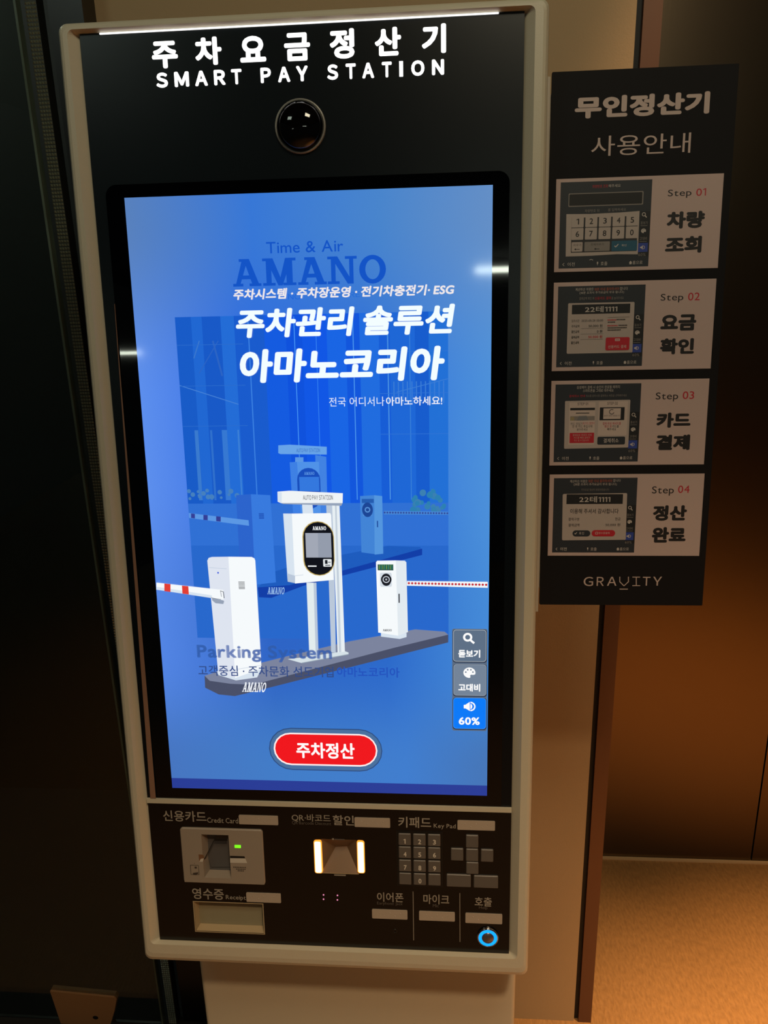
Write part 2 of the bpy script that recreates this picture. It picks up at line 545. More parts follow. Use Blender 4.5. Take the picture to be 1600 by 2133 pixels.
# ---- display: lit picture
bgm = bpy.data.materials.new('display_backlight'); bgm.use_nodes = True
nt = bgm.node_tree; P = nt.nodes['Principled BSDF']
P.inputs['Base Color'].default_value = (0, 0, 0, 1); P.inputs['Roughness'].default_value = 0.06
tc = nt.nodes.new('ShaderNodeTexCoord'); sx = nt.nodes.new('ShaderNodeSeparateXYZ'); nt.links.new(tc.outputs['Object'], sx.inputs[0])


def ramp(src, lo, hi, stops):
    mr = nt.nodes.new('ShaderNodeMapRange'); mr.inputs[1].default_value = lo; mr.inputs[2].default_value = hi
    nt.links.new(src, mr.inputs[0])
    r = nt.nodes.new('ShaderNodeValToRGB'); nt.links.new(mr.outputs[0], r.inputs[0])
    e = r.color_ramp.elements
    while len(e) < len(stops):
        e.new(0.5)
    for k, (pos, c) in enumerate(stops):
        e[k].position = pos; e[k].color = lin(c)
    return r.outputs[0]


rows = [ramp(sx.outputs[0], 0, 0.394, s) for s in (
    [(0, (92, 134, 196)), (0.35, (58, 124, 222)), (0.7, (76, 138, 212)), (1, (104, 148, 205))],
    [(0, (96, 148, 246)), (0.3, (50, 112, 236)), (0.65, (38, 110, 228)), (1, (80, 150, 226))],
    [(0, (86, 138, 236)), (0.35, (48, 104, 205)), (0.7, (46, 110, 210)), (1, (72, 144, 224))],
    [(0, (72, 122, 200)), (0.4, (66, 130, 208)), (0.75, (64, 130, 214)), (1, (70, 122, 190))])]
prev = rows[0]
for k, (a, b) in enumerate(((-0.02, -0.22), (-0.30, -0.48), (-0.52, -0.67))):
    mr = nt.nodes.new('ShaderNodeMapRange'); mr.inputs[1].default_value = a; mr.inputs[2].default_value = b; mr.interpolation_type = 'SMOOTHSTEP'
    nt.links.new(sx.outputs[1], mr.inputs[0])
    mx = nt.nodes.new('ShaderNodeMix'); mx.data_type = 'RGBA'
    nt.links.new(mr.outputs[0], mx.inputs[0]); nt.links.new(prev, mx.inputs[6]); nt.links.new(rows[k + 1], mx.inputs[7])
    prev = mx.outputs[2]
nt.links.new(prev, P.inputs['Emission Color']); P.inputs['Emission Strength'].default_value = 0.92
pb = PB(w=0.0007)
pb.rect((0, -0.7005, 0.3938, 0), bgm)
pb.rect((0, -0.7005, 0.3938, -0.6868), emi(38, 60, 150))
screen = kpart(pb, 'display')
W0 = 0.0008

# fading picture of a building and an older view of the gates
pb = PB(w=W0)
G = (.0463, -.5000, .3473, -.1258)
gu0, gv0, gu1, gv1 = G
gw = gu1 - gu0
hz = -.3357
cols = [(24, 88, 190), (36, 108, 208), (24, 86, 190), (42, 116, 214), (26, 88, 200), (18, 88, 230), (10, 74, 226), (12, 82, 238), (26, 104, 236), (14, 80, 224), (36, 116, 228), (22, 92, 214), (34, 108, 214), (22, 90, 200), (40, 122, 214)]
e = [0, .06, .10, .17, .22, .33, .41, .47, .56, .63, .68, .75, .79, .88, .93, 1]
mean = [sum(c[q] for c in cols) / len(cols) for q in range(3)]
cols = [tuple(int(c[q] * .62 + mean[q] * .38) for q in range(3)) for c in cols]
for k, c in enumerate(cols):
    pb.rect((gu0 + e[k] * gw, hz, gu0 + e[k + 1] * gw, gv1), emi(*c))
pb.rect((gu0, gv0, gu1, hz), emi(40, 104, 204))
pb.rect((gu0, hz - 0.05, gu1, hz), emi(48, 112, 212))
for L, c, t in (([(.0462,-.2002),(.1124,-.2222)], (70, 130, 214), .0009), ([(.0647,-.1707),(.0722,-.1517)], (60, 120, 205), .0012), ([(.0875,-.1520),(.0958,-.1905)], (44, 100, 196), .002), ([(.0936,-.1521),(.0698,-.1871)], (44, 100, 196), .001), ([(.2905,-.2113),(.3470,-.1975)], (58, 124, 214), .0009)):
    pb.line(L[0], L[1], t, emi(*c))
for x in range(12):
    a = gu0 + gw * (0.80 + 0.0165 * x)
    pb.rect((a, gv1 - 0.098, a + 0.0012, gv1 - 0.074), emi(58, 124, 214))
for a, b, c in ((.045, .014, (58, 122, 206)), (.105, .008, (48, 112, 204)), (.15, .02, (54, 120, 210)), (.21, .006, (60, 128, 214)), (.27, .004, (60, 130, 226)), (.44, .003, (70, 150, 245)), (.52, .002, (60, 140, 245)), (.655, .003, (80, 158, 240)), (.78, .004, (74, 146, 226)), (.86, .003, (58, 130, 216))):
    pb.rect((gu0 + gw * a, hz + 0.004, gu0 + gw * (a + b), gv1 - (0.125 if a < .25 else 0.002)), emi(*c))
for y in (.030, .075, .12):
    pb.rect((gu0, gv1 - y - .0006, gu0 + gw * .25, gv1 - y), emi(44, 108, 204)); pb.rect((gu0 + gw * .75, gv1 - y - .012, gu1, gv1 - y - .0114), emi(50, 116, 212))
for k, (cx, cy, r) in enumerate(((1215, 330, 30), (1190, 355, 26), (1300, 320, 34), (1285, 350, 30), (1320, 360, 28))):
    for j in range(7):
        c = [(.3165,-.3299)][0]
        pb.disc((c[0] + (cx - 1215) * 0.00022 - 0.003 + random.uniform(-.006, .006), c[1] - (cy - 330) * 0.00026 + random.uniform(-.009, .009)), random.uniform(.002, .004), emi(44 + 8 * (j % 3), 128, 178))
for j in range(16):
    c = [(.0755,-.3262)][0]
    pb.disc((c[0] + random.uniform(-.03, .03), c[1] + random.uniform(-.004, .006)), random.uniform(.0015, .003), emi(70, 128, 190))
kpart(pb, 'faded_building_picture', screen)

pb = PB(w=W0 + 0.0005)
gd_, gl_, gm_ = emi(18, 62, 168), emi(92, 152, 228), emi(40, 104, 218)
pb.poly([(.1233,-.4364),(.1447,-.4168),(.1790,-.4056),(.2780,-.3858),(.3147,-.3872),(.3173,-.3901),(.1616,-.4334),(.1285,-.4414)], emi(30, 92, 190))
pb.poly([(.1233,-.4364),(.1616,-.4334),(.3173,-.3891),(.3172,-.3966),(.1778,-.4342),(.1391,-.4492),(.1241,-.4485)], gd_)
serif_logo(pb, (.1344,-.4447,.1544,-.4362), emi(150, 190, 236), 0.15)
kpart(pb, 'faded_island', screen); w_ = pb.w; pb = PB(w=w_)
pb.poly([(.1037,-.3258),(.1212,-.3248),(.1208,-.4325),(.1033,-.4275)], emi(44, 100, 204)); pb.poly([(.1212,-.3248),(.1437,-.3260),(.1454,-.4301),(.1208,-.4330)], emi(56, 122, 222))
vent = (.1292,-.3538,.1352,-.3468)
for k in range(5):
    y = vent[1] + (vent[3] - vent[1]) * (k + .5) / 5
    pb.rect((vent[0], y - .00035, vent[2], y + .00035), gd_)
pb.poly([(.0466,-.3466),(.1168,-.3554),(.1170,-.3619),(.0467,-.3525)], gl_)
for q in ([(.0493,-.3471),(.0538,-.3477),(.0535,-.3531),(.0489,-.3525)], [(.0638,-.3488),(.0689,-.3493),(.0685,-.3553),(.0634,-.3548)], [(.0788,-.3505),(.0842,-.3510),(.0838,-.3570),(.0785,-.3564)]):
    pb.poly(q, emi(52, 62, 150))
kpart(pb, 'faded_barrier_gate', screen); w_ = pb.w; pb = PB(w=w_)
pb.poly([(.1557,-.2688),(.1688,-.2681),(.2109,-.2709),(.2106,-.2797),(.1578,-.2787),(.1553,-.2776)], emi(104, 164, 232)); pb.text('AUTO PAY STATION', (.1763,-.2768,.2030,-.2726), emi(34, 88, 180))
pb.poly([(.1745,-.2825),(.1839,-.2826),(.1836,-.2888),(.1742,-.2887)], gl_); pb.poly([(.1975,-.2801),(.2100,-.2823),(.2093,-.3481),(.1972,-.3481)], emi(66, 130, 226))
pb.poly([(.1679,-.2882),(.1763,-.2877),(.1786,-.3470),(.1693,-.3469)], emi(62, 128, 228)); pb.poly([(.1763,-.2877),(.2014,-.2879),(.2014,-.3470),(.1786,-.3470)], emi(80, 146, 232))
pb.rect((.1757,-.3421,.2022,-.2947), emi(24, 78, 188), 0.018); pb.rect((.1781,-.3214,.2008,-.3051), emi(52, 120, 222)); serif_logo(pb, (.1841,-.3027,.1958,-.2993), gl_)
kpart(pb, 'faded_pay_station', screen); w_ = pb.w; pb = PB(w=w_)
pb.poly([(.2472,-.3275),(.2634,-.3265),(.2625,-.3956),(.2472,-.3935)], emi(66, 132, 214)); pb.poly([(.2634,-.3265),(.2725,-.3276),(.2725,-.3951),(.2625,-.3962)], emi(84, 150, 222))
pb.rect((.2491,-.3355,.2628,-.3308), emi(36, 92, 176)); pb.rect((.2503,-.3504,.2600,-.3371), emi(92, 152, 222)); pb.disc([(.2554,-.3434)][0], .0062, emi(28, 70, 150), ry=.0085); pb.arc([(.2554,-.3434)][0], .002, .0032, emi(92, 152, 222))
pb.rect((.2658,-.3638,.2672,-.3563), emi(36, 80, 160))
pb.poly([(.2740,-.3448),(.3471,-.3459),(.3471,-.3495),(.2739,-.3488)], emi(72, 136, 214))
A, B = [(.2750,-.3467),(.3461,-.3477)]
for k in range(24):
    t = k / 23; pb.disc((A[0] + (B[0] - A[0]) * t, A[1] + (B[1] - A[1]) * t), .0011, emi(50, 70, 150), n=10)
kpart(pb, 'faded_camera_post', screen)

# faded first slide wording
pb = PB(w=W0 + 0.0010)
fb = emi(20, 84, 198)
pb.text('Time & Air', (.1526,-.0617,.2359,-.0498), fb, 0.006)
serif_logo(pb, (.1143,-.0950,.2812,-.0666), fb)
pb.text('NO', (.1742,-.1100,.1884,-.1041), emi(30, 100, 215)); pb.text('ORE', (.2341,-.1092,.2527,-.1034), emi(34, 106, 212))
kpart(pb, 'faded_wordmark', screen)

# gate equipment picture in front
pb = PB(w=W0 + 0.0012)
wh, lg, mg = emi(246, 250, 252), emi(216, 228, 240), emi(186, 200, 218)
pb.poly([(.0521,-.5483),(.0700,-.5421),(.0956,-.5380),(.1578,-.5211),(.2298,-.5024),(.3084,-.4866),(.3426,-.4891),(.3469,-.4927),(.2839,-.5095),(.1113,-.5590),(.0832,-.5582),(.0579,-.5547)], emi(124, 132, 158))
pb.poly([(.0521,-.5483),(.0579,-.5547),(.0832,-.5582),(.1113,-.5590),(.2839,-.5095),(.3469,-.4927),(.3469,-.5023),(.1108,-.5682),(.0879,-.5742),(.0681,-.5724),(.0517,-.5638)], emi(74, 80, 104))
serif_logo(pb, (.0973,-.5684,.1255,-.5561), emi(240, 244, 250), 0.25)
kpart(pb, 'pictured_island', screen); w_ = pb.w; pb = PB(w=w_)
pb.poly([(.0667,-.5422),(.1237,-.5361),(.1169,-.5494),(.0905,-.5537),(.0697,-.5472)], lg)
pb.poly([(.0650,-.4036),(.0669,-.4003),(.0708,-.3992),(.0905,-.3989),(.0898,-.5507),(.0693,-.5451)], emi(222, 228, 240)); pb.poly([(.0905,-.3989),(.1182,-.3991),(.1214,-.4008),(.1223,-.4035),(.1228,-.5379),(.0898,-.5507)], wh)
pb.line(*[(.0667,-.4120),(.0874,-.4136)], .0005, mg); pb.line(*[(.0887,-.5401),(.1222,-.5338)], .0005, mg)
pb.disc([(.0770,-.4184)][0], .0011, emi(60, 90, 220), n=12)
vent = (.1007,-.4387,.1082,-.4286)
for k in range(6):
    y = vent[1] + (vent[3] - vent[1]) * (k + .5) / 6
    pb.rect((vent[0], y - .00035, vent[2], y + .00035), emi(60, 64, 72))
pb.poly([(.0676,-.4496),(.0812,-.4524),(.0822,-.4535),(.0809,-.4569),(.0716,-.4559),(.0679,-.4525)], emi(150, 162, 182))
pb.poly([(.0015,-.4307),(.0661,-.4378),(.0820,-.4394),(.0818,-.4513),(.0676,-.4496),(.0007,-.4395)], wh); pb.poly([(.0010,-.4358),(.0678,-.4462),(.0676,-.4496),(.0007,-.4395)], lg)
for q in ([(.0111,-.4318),(.0186,-.4326),(.0178,-.4423),(.0104,-.4412)], [(.0323,-.4343),(.0400,-.4351),(.0399,-.4453),(.0322,-.4442)]):
    pb.poly(q, emi(226, 62, 52))
pb.line(*[(.0781,-.4405),(.0819,-.4416)], .0007, emi(70, 76, 90)); pb.line(*[(.0819,-.4416),(.0825,-.4496)], .0009, emi(90, 96, 110)); pb.line(*[(.0786,-.4411),(.0793,-.4479)], .0006, emi(120, 126, 140)); pb.line(*[(.0665,-.4491),(.0785,-.4513)], .0005, emi(90, 96, 110))
kpart(pb, 'pictured_barrier_gate', screen); w_ = pb.w; pb = PB(w=w_)
pb.poly([(.1554,-.5255),(.1798,-.5220),(.2246,-.5145),(.2289,-.5162),(.2288,-.5185),(.1718,-.5302)], emi(214, 226, 232))
pb.line(*[(.1718,-.5302),(.2288,-.5185)], .0009, emi(150, 166, 180))
pb.poly([(.2082,-.3353),(.2166,-.3353),(.2136,-.5164),(.2081,-.5164)], mg); pb.poly([(.2150,-.3353),(.2234,-.3375),(.2246,-.5151),(.2158,-.5164)], emi(232, 240, 244)); pb.poly([(.2182,-.3353),(.2202,-.3364),(.2202,-.5157),(.2174,-.5160)], emi(196, 208, 220))
pb.poly([(.1802,-.3352),(.1923,-.3352),(.1929,-.3491),(.1807,-.3491)], lg); pb.poly([(.1818,-.4300),(.1934,-.4299),(.1927,-.5236),(.1817,-.5237)], emi(226, 236, 238)); pb.poly([(.1901,-.4299),(.1934,-.4299),(.1927,-.5236),(.1894,-.5236)], mg)
pb.poly([(.1524,-.3218),(.1665,-.3208),(.2277,-.3240),(.2271,-.3354),(.1558,-.3351),(.1521,-.3335)], emi(240, 244, 246)); pb.poly([(.1524,-.3218),(.1574,-.3229),(.1568,-.3351),(.1521,-.3335)], lg)
pb.poly([(.1558,-.3351),(.2271,-.3354),(.2254,-.3386),(.1584,-.3362)], emi(150, 164, 186))
pb.text('AUTO PAY STATION', (.1817,-.3315,.2161,-.3261), emi(40, 44, 54), 0.008)
pb.poly([(.1579,-.3474),(.1680,-.3475),(.1682,-.4306),(.1596,-.4289)], lg); pb.poly([(.1680,-.3475),(.2125,-.3470),(.2135,-.3492),(.2140,-.4265),(.1682,-.4311)], wh); pb.poly([(.1601,-.4189),(.1686,-.4217),(.1682,-.4306),(.1596,-.4289)], mg); pb.line(*[(.1686,-.4217),(.1784,-.4205)], .0005, mg)
pb.rect((.1791,-.4216,.2159,-.3564), emi(196, 170, 96), 0.031); pb.rect((.1803,-.4205,.2151,-.3575), emi(16, 18, 26), 0.029)
serif_logo(pb, (.1914,-.3669,.2072,-.3626), wh)
pb.rect((.1827,-.3996,.2125,-.3704), emi(162, 168, 182)); pb.poly([(.1974,-.3704),(.2125,-.3704),(.2119,-.3995),(.1969,-.3995)], emi(148, 156, 172))
pb.rect((.2024,-.4105,.2123,-.4014), emi(232, 236, 238), .001); pb.rect((.2044,-.4072,.2075,-.4025), emi(30, 34, 40)); pb.rect((.2079,-.4056,.2112,-.4047), emi(60, 66, 70)); pb.rect((.2046,-.4094,.2105,-.4083), emi(80, 84, 90))
pb.rect((.1844,-.4106,.1944,-.4092), wh)
kpart(pb, 'pictured_pay_station', screen); w_ = pb.w; pb = PB(w=w_)
pb.poly([(.2680,-.4912),(.2982,-.4909),(.2981,-.4960),(.2900,-.4984),(.2680,-.4957)], lg)
pb.poly([(.2639,-.4049),(.2655,-.4033),(.2869,-.4029),(.2882,-.4944),(.2648,-.4907)], wh); pb.poly([(.2869,-.4029),(.2972,-.4032),(.2990,-.4051),(.2998,-.4898),(.2882,-.4944)], emi(226, 234, 240))
pb.rect((.2658,-.4147,.2839,-.4076), emi(30, 70, 66))
for k in range(8):
    b = (.2666,-.4142,.2834,-.4081)
    du = (b[2] - b[0]) / 8
    pb.rect((b[0] + k * du + .0006, b[1] + .0066, b[0] + (k + .7) * du, b[3] - .0006), emi(110, 170, 90) if k % 2 else emi(90, 160, 130))
    pb.rect((b[0] + k * du + .0006, b[1] + .0006, b[0] + (k + .7) * du, b[1] + .0054), emi(70, 150, 120) if k % 2 else emi(120, 170, 80))
pb.rect((.2681,-.4346,.2819,-.4174), emi(214, 222, 230), .002); pb.rect((.2702,-.4335,.2806,-.4185), emi(40, 44, 54), .006); pb.disc([(.2754,-.4257)][0], .0062, emi(20, 22, 28)); pb.arc([(.2754,-.4257)][0], .0030, .0042, emi(190, 196, 206)); pb.disc([(.2754,-.4257)][0], .0012, emi(180, 186, 196), n=12)
pb.rect((.2893,-.4539,.2908,-.4428), emi(60, 62, 70)); serif_logo(pb, (.2705,-.4889,.2808,-.4863), emi(40, 44, 54))
pb.poly([(.2995,-.4273),(.3922,-.4280),(.3923,-.4351),(.2994,-.4330)], emi(240, 244, 248))
A, B = [(.3016,-.4300),(.3904,-.4315)]
for k in range(24):
    t = k / 23; pb.disc((A[0] + (B[0] - A[0]) * t, A[1] + (B[1] - A[1]) * t), .0014, emi(200, 50, 60), n=10)
kpart(pb, 'pictured_camera_post', screen)

# wording over the picture
pb = PB(w=W0 + 0.0022)
pb.text('Parking System', (.0449,-.5295,.2092,-.5078), emi(52, 96, 176, 0.9, 0.55), 0.036, step=0)
pb.text('고객중심 · 주차문화 선도기업', (.0451,-.5478,.2103,-.5341), emi(52, 78, 140, 0.9, 0.75), 0.014, step=0)
pb.text('아마노코리아', (.2143,-.5469,.2893,-.5339), emi(36, 84, 190), 0.022)
kpart(pb, 'faded_caption', screen)
pb = PB(w=W0 + 0.0025)
hl = emi(238, 248, 252, 1.05)
pb.text('주차시스템 · 주차장운영 · 전기차충전기· ESG', (.1141,-.1092,.3541,-.0978), emi(238, 232, 234), 0.034, 0.16)
pb.text('주차관리', (.1150,-.1499,.2465,-.1188), hl, 0.037, 0.14); pb.text('솔루션', (.2555,-.1498,.3547,-.1184), hl, 0.037, 0.14)
pb.text('아마노코리아', (.1171,-.1989,.3436,-.1621), hl, 0.042, 0.12)
pb.text('전국 어디서나', (.2155,-.2260,.2770,-.2158), emi(226, 236, 250)); pb.text('아마노하세요!', (.2789,-.2259,.3408,-.2161), emi(236, 240, 250), 0.012)
kpart(pb, 'headline', screen)

# pay button
pb = PB(w=W0 + 0.0025)
c0, c1 = [(.1290,-.6444),(.2658,-.6413)]
pb.rect((.1271,-.6704,.2669,-.6140), emi(44, 76, 128), 0.03); pb.rect((.1284,-.6691,.2657,-.6153), emi(72, 112, 158), 0.03)
pb.rect((.1329,-.6638,.2609,-.6205), emi(255, 240, 240), 0.03); pb.rect((.1348,-.6618,.2591,-.6224), emi(240, 22, 30), 0.03)
pb.text('주차정산', (.1610,-.6540,.2329,-.6328), emi(255, 250, 250), 0.030)
kpart(pb, 'pay_button', screen)
# side buttons
pb = PB(w=W0 + 0.0025)
pb.rect((.3515,-.6135,.3924,-.4848), emi(92, 108, 130), .002)
tray = kpart(pb, 'side_button_tray', screen)


def side_button(name, b, face, edge):
    q = PB(w=W0 + 0.0027)
    q.rect((b[0] - .0006, b[1] - .0012, b[2] + .0008, b[3] + .0002), emi(40, 50, 70), .0035)
    q.rect(b, emi(*edge), .0035); t = .0006; q.rect((b[0] + t, b[1] + t, b[2] - t, b[3] - t), emi(*face), .003)
    return q


white = emi(252, 252, 252)
q = side_button('a', (.3526,-.5254,.3912,-.4860), (94, 112, 134), (176, 184, 192))
c = [(.3695,-.4951)][0]
q.arc(c, .0029, .0054, white); q.line([(.3730,-.4988)][0], [(.3771,-.5025)][0], .0026, white); q.text('돋보기', (.3586,-.5203,.3842,-.5105), white, 0.04)
kpart(q, 'magnifier_button', screen)
q = side_button('b', (.3530,-.5683,.3916,-.5288), (116, 132, 152), (150, 160, 172))
c = [(.3717,-.5392)][0]
k_ = .0071
pal = [(c[0] + k_ * math.cos(t), c[1] + k_ * .92 * math.sin(t)) for t in [math.radians(-18 + i * 12) for i in range(23)]]
pal += [(c[0] + k_ * x, c[1] + k_ * y) for x, y in ((-.1, -.93), (.10, -.90), (.18, -.74), (.10, -.52), (.26, -.34), (.62, -.38))]
q.poly(pal, white)
for x, y in ((-.60, .10), (-.28, .52), (.24, .52), (.58, .12)):
    q.disc((c[0] + k_ * x, c[1] + k_ * y), .0010, emi(110, 124, 144), n=12)
q.text('고대비', (.3587,-.5629,.3845,-.5531), white, 0.04)
kpart(q, 'contrast_button', screen)
q = side_button('c', (.3527,-.6108,.3915,-.5712), (4, 122, 248), (60, 150, 255))
q.poly([(.3651,-.5802),(.3672,-.5799),(.3722,-.5762),(.3725,-.5879),(.3674,-.5846),(.3652,-.5845)], white)
c = [(.3731,-.5820)][0]
q.disc(c, .0022, white, 16, .0034, -math.pi / 2, math.pi / 2)
q.arc(c, .0043, .0060, white, -math.pi / 2, math.pi / 2)
q.text('60%', (.3593,-.6057,.3842,-.5958), white, 0.032)
kpart(q, 'volume_button', screen)

# ---- control panel
recR = (.0334,-.8257,.0687,-.7636)
rcp = (.0162,-.9073,.1070,-.8635)
scn = (.1772,-.8154,.2416,-.7667)
PX = (FO[0], FO[1], FO[2], -0.7213)


def plate_with_holes(pb, rc, holes, w, m):
    us = sorted({rc[0], rc[2]} | {h[0] for h in holes} | {h[2] for h in holes})
    vs = sorted({rc[1], rc[3]} | {h[1] for h in holes} | {h[3] for h in holes})
    for a, b in zip(us, us[1:]):
        for c_, d in zip(vs, vs[1:]):
            x, y = (a + b) / 2, (c_ + d) / 2
            if not any(h[0] < x < h[2] and h[1] < y < h[3] for h in holes):
                pb.face([(a, c_, w), (b, c_, w), (b, d, w), (a, d, w)], m)


def recess(pb, b, inner, depth, m, back_m, w=0.0):
    o = [(b[0], b[1]), (b[2], b[1]), (b[2], b[3]), (b[0], b[3])]
    i = [(inner[0], inner[1]), (inner[2], inner[1]), (inner[2], inner[3]), (inner[0], inner[3])]
    for k in range(4):
        pb.face([o[k] + (w,), i[k] + (w - depth,), i[(k + 1) % 4] + (w - depth,), o[(k + 1) % 4] + (w,)][::-1], m)
    pb.face([p + (w - depth,) for p in i], back_m)


pb = PB(); plate_with_holes(pb, PX, [recR, rcp, scn], 0.0, panel_m)
panel = kpart(pb, 'control_panel')
pb = PB(w=0.0004)
pb.text('신용카드', (-.0152,-.7477,.0410,-.7325), legend_m, 0.016); pb.text('Credit Card', (.0419,-.7482,.0817,-.7410), legend_m, 0.012)
kpart(pb, 'credit_card_legend', panel)
pb = PB(w=0.0004)
pb.text('QR·바코드', (.1506,-.7433,.1999,-.7322), legend_m, 0.010); pb.text('할인', (.2025,-.7465,.2292,-.7326), legend_m, 0.016); pb.text('QR·Barcode Discount', (.1507,-.7478,.2002,-.7424), dim_legend_m)
kpart(pb, 'barcode_legend', panel)
pb = PB(w=0.0004)
pb.text('키패드', (.2847,-.7473,.3254,-.7322), legend_m, 0.016); pb.text('Key Pad', (.3286,-.7482,.3558,-.7406), legend_m, 0.012)
kpart(pb, 'keypad_legend', panel)
pb = PB(w=0.0004)
pb.text('영수증', (.0149,-.8596,.0566,-.8431), legend_m, 0.016); pb.text('Receipt', (.0592,-.8601,.0856,-.8519), legend_m, 0.012)
kpart(pb, 'receipt_legend', panel)
for nm, ko, kb, en, eb in (('earphone_legend', '이어폰', (.2560,-.8537,.2897,-.8400), 'Earphone Jack', (.2559,-.8590,.2888,-.8536)), ('microphone_legend', '마이크', (.3149,-.8546,.3477,-.8404), 'Mic', (.3269,-.8588,.3344,-.8542)), ('help_legend', '호출', (.3797,-.8551,.4012,-.8418), 'Help', (.3852,-.8601,.3958,-.8548))):
    pb = PB(w=0.0004); pb.text(ko, kb, legend_m, 0.014); pb.text(en, eb, dim_legend_m)
    kpart(pb, nm, panel)
for q in ([(.3020,-.8372),(.3020,-.9087)], [(.3610,-.8372),(.3613,-.9083)]):
    pb = PB(w=0.0004); pb.line(q[0], q[1], .0008, legend_m); kpart(pb, 'divider_line', panel)
for a, b in (([(.0831,-.7360)][0], [(.1332,-.7486)][0]), ([(.2300,-.7349)][0], [(.2745,-.7478)][0]), ([(.3579,-.7349)][0], [(.4039,-.7476)][0]), ([(.0865,-.8471)][0], [(.1317,-.8605)][0]), ([(.2492,-.8648)][0], [(.2945,-.8779)][0]), ([(.3094,-.8650)][0], [(.3547,-.8781)][0]), ([(.3681,-.8653)][0], [(.4144,-.8794)][0])):
    pb = PB(); pb.rings([(a[0], b[1], b[0], a[1], .0012, 0.0), (a[0], b[1], b[0], a[1], .0012, .0012)], braille_m, backcap=False)
    for k in range(5):
        pb.lathe((a[0] + (b[0] - a[0]) * (.2 + .15 * k), a[1] + (b[1] - a[1]) * (.35 + .3 * (k % 2))), [(.0008, 0), (.0006, .0003), (0, .0004)], braille_m, n=8, w0=.0012)
    kpart(pb, 'braille_plate')
pb = PB(); pb.lathe([(.2782,-.8960)][0], [(.0028, 0), (.0026, .0006), (.0018, .0008), (.0017, -.003), (0, -.003)], mat('jack_ring', (60, 56, 52), .3, .8), n=20); kpart(pb, 'earphone_jack')

# card reader
cr = (.0059,-.8341,.1127,-.7554)
pb = PB()
ro = [(cr[0], cr[1], cr[2], cr[3], .004, 0.0), (cr[0], cr[1], cr[2], cr[3], .004, .0018), (cr[0] + .001, cr[1] + .001, cr[2] - .001, cr[3] - .001, .003, .0028)]
pb.rings(ro, reader_m, front=False, backcap=False)
plate_with_holes(pb, (cr[0] + .001, cr[1] + .001, cr[2] - .001, cr[3] - .001), [recR], .0028, reader_m)
reader = kpart(pb, 'card_reader')
pb = PB()
recess(pb, recR, (recR[0] + .003, recR[1] + .001, recR[2], recR[3] - .001), .0145, reader_m, recess_m, .0028)
ph = [(.0494,-.7725),(.0660,-.7719),(.0661,-.8185),(.0391,-.8195),(.0343,-.8012)]
pb.poly(ph, recess_m, -.0100)
pb.line(ph[0], ph[4], .0010, slot_black); pb.line(ph[0], ph[1], .004, slot_black)
kpart(pb, 'card_recess', reader)
pb = PB(w=.0030)
pb.poly([(.0281,-.7921),(.0343,-.7926),(.0354,-.7963),(.0330,-.8028),(.0284,-.8026)], mat('slot_side', (120, 84, 58), .5)); pb.poly([(.0306,-.7985),(.0346,-.7976),(.0330,-.8028),(.0284,-.8026)], mat('slot_lip', (196, 190, 178), .4))
kpart(pb, 'card_slot', reader); pb = PB(w=.0030)
pb.poly([(.0692,-.7928),(.0879,-.7929),(.0887,-.7957),(.0690,-.7964)], slot_black); pb.poly([(.0692,-.7961),(.0887,-.7957),(.0910,-.8025),(.0688,-.8028)], mat('slot_lip', (196, 190, 178), .4))
kpart(pb, 'card_slot', reader)
pb = PB(); b = (.0760,-.7810,.0839,-.7771); pb.rings([b + (.0006, .0028), b + (.0006, .0034)], emi(120, 255, 30, 1.3, gloss=False), backcap=False); kpart(pb, 'status_light', reader)
pb = PB(w=.0030)
im = ink(60, 52, 46)
pb.frame((.0159,-.8221,.0273,-.8078), .0006, im, .001); pb.rect((.0217,-.8127,.0245,-.8101), im); pb.poly([(.0189,-.8194),(.0260,-.8181),(.0258,-.8203),(.0220,-.8223),(.0191,-.8216)], im); pb.poly([(.0212,-.8058),(.0222,-.8058),(.0218,-.8047)], im)
kpart(pb, 'card_icon', reader)
pb = PB(w=.0030)
for y, x0, x1 in ((622, 790, 892), (638, 812, 878), (652, 824, 872)):
    x = x0
    while x < x1:
        a = [(.0725,-.8090),(.0893,-.8084)]
        s = (a[1][0] - a[0][0]) / 102
        u = a[0][0] + (x - 790) * s; v = a[0][1] - (y - 622) * s
        pb.rect((u, v - .0008, u + 8 * s, v + .0008), im); x += 13
kpart(pb, 'insert_marking', reader)

# receipt chute
pb = PB()
recess(pb, rcp, (rcp[0] + .002, rcp[1] + .001, rcp[2] - .001, rcp[3] - .001), .012, chute_m, mat('chute_back', (140, 132, 106), .5))
fr = (rcp[0] - .0012, rcp[1] - .0012, rcp[2] + .0012, rcp[3] + .0012)
plate_with_holes(pb, fr, [rcp], .0008, chute_m)
kpart(pb, 'receipt_chute')

# barcode scanner with its two light bars
sm_ = mat('scanner_black', (34, 28, 24), .3)
pb = PB()
D_ = 0.02
q = [(.2017,-.7916),(.2167,-.7904)]
tl_, tr_, bl_, br_ = (scn[0] + .010, scn[3]), (scn[2] - .010, scn[3]), (scn[0] + .008, scn[1]), (scn[2] - .008, scn[1])
c_, d_ = q
inner = mat('scanner_back', (120, 96, 72), .3)
for pts in ([bl_ + (0,), br_ + (0,), d_ + (-D_,), c_ + (-D_,)], [bl_ + (0,), c_ + (-D_,), tl_ + (0,)], [br_ + (0,), tr_ + (0,), d_ + (-D_,)], [tl_ + (0,), c_ + (-D_,), d_ + (-D_,), tr_ + (0,)]):
    pb.face(pts, inner)
for a, b in ((tl_, bl_), (br_, tr_)):
    x = scn[0] if a == tl_ else scn[2]
    pb.face([(x, a[1], 0), (x, b[1], 0), b + (-.001,), a + (-.001,)], sm_)
pb.w = .0006
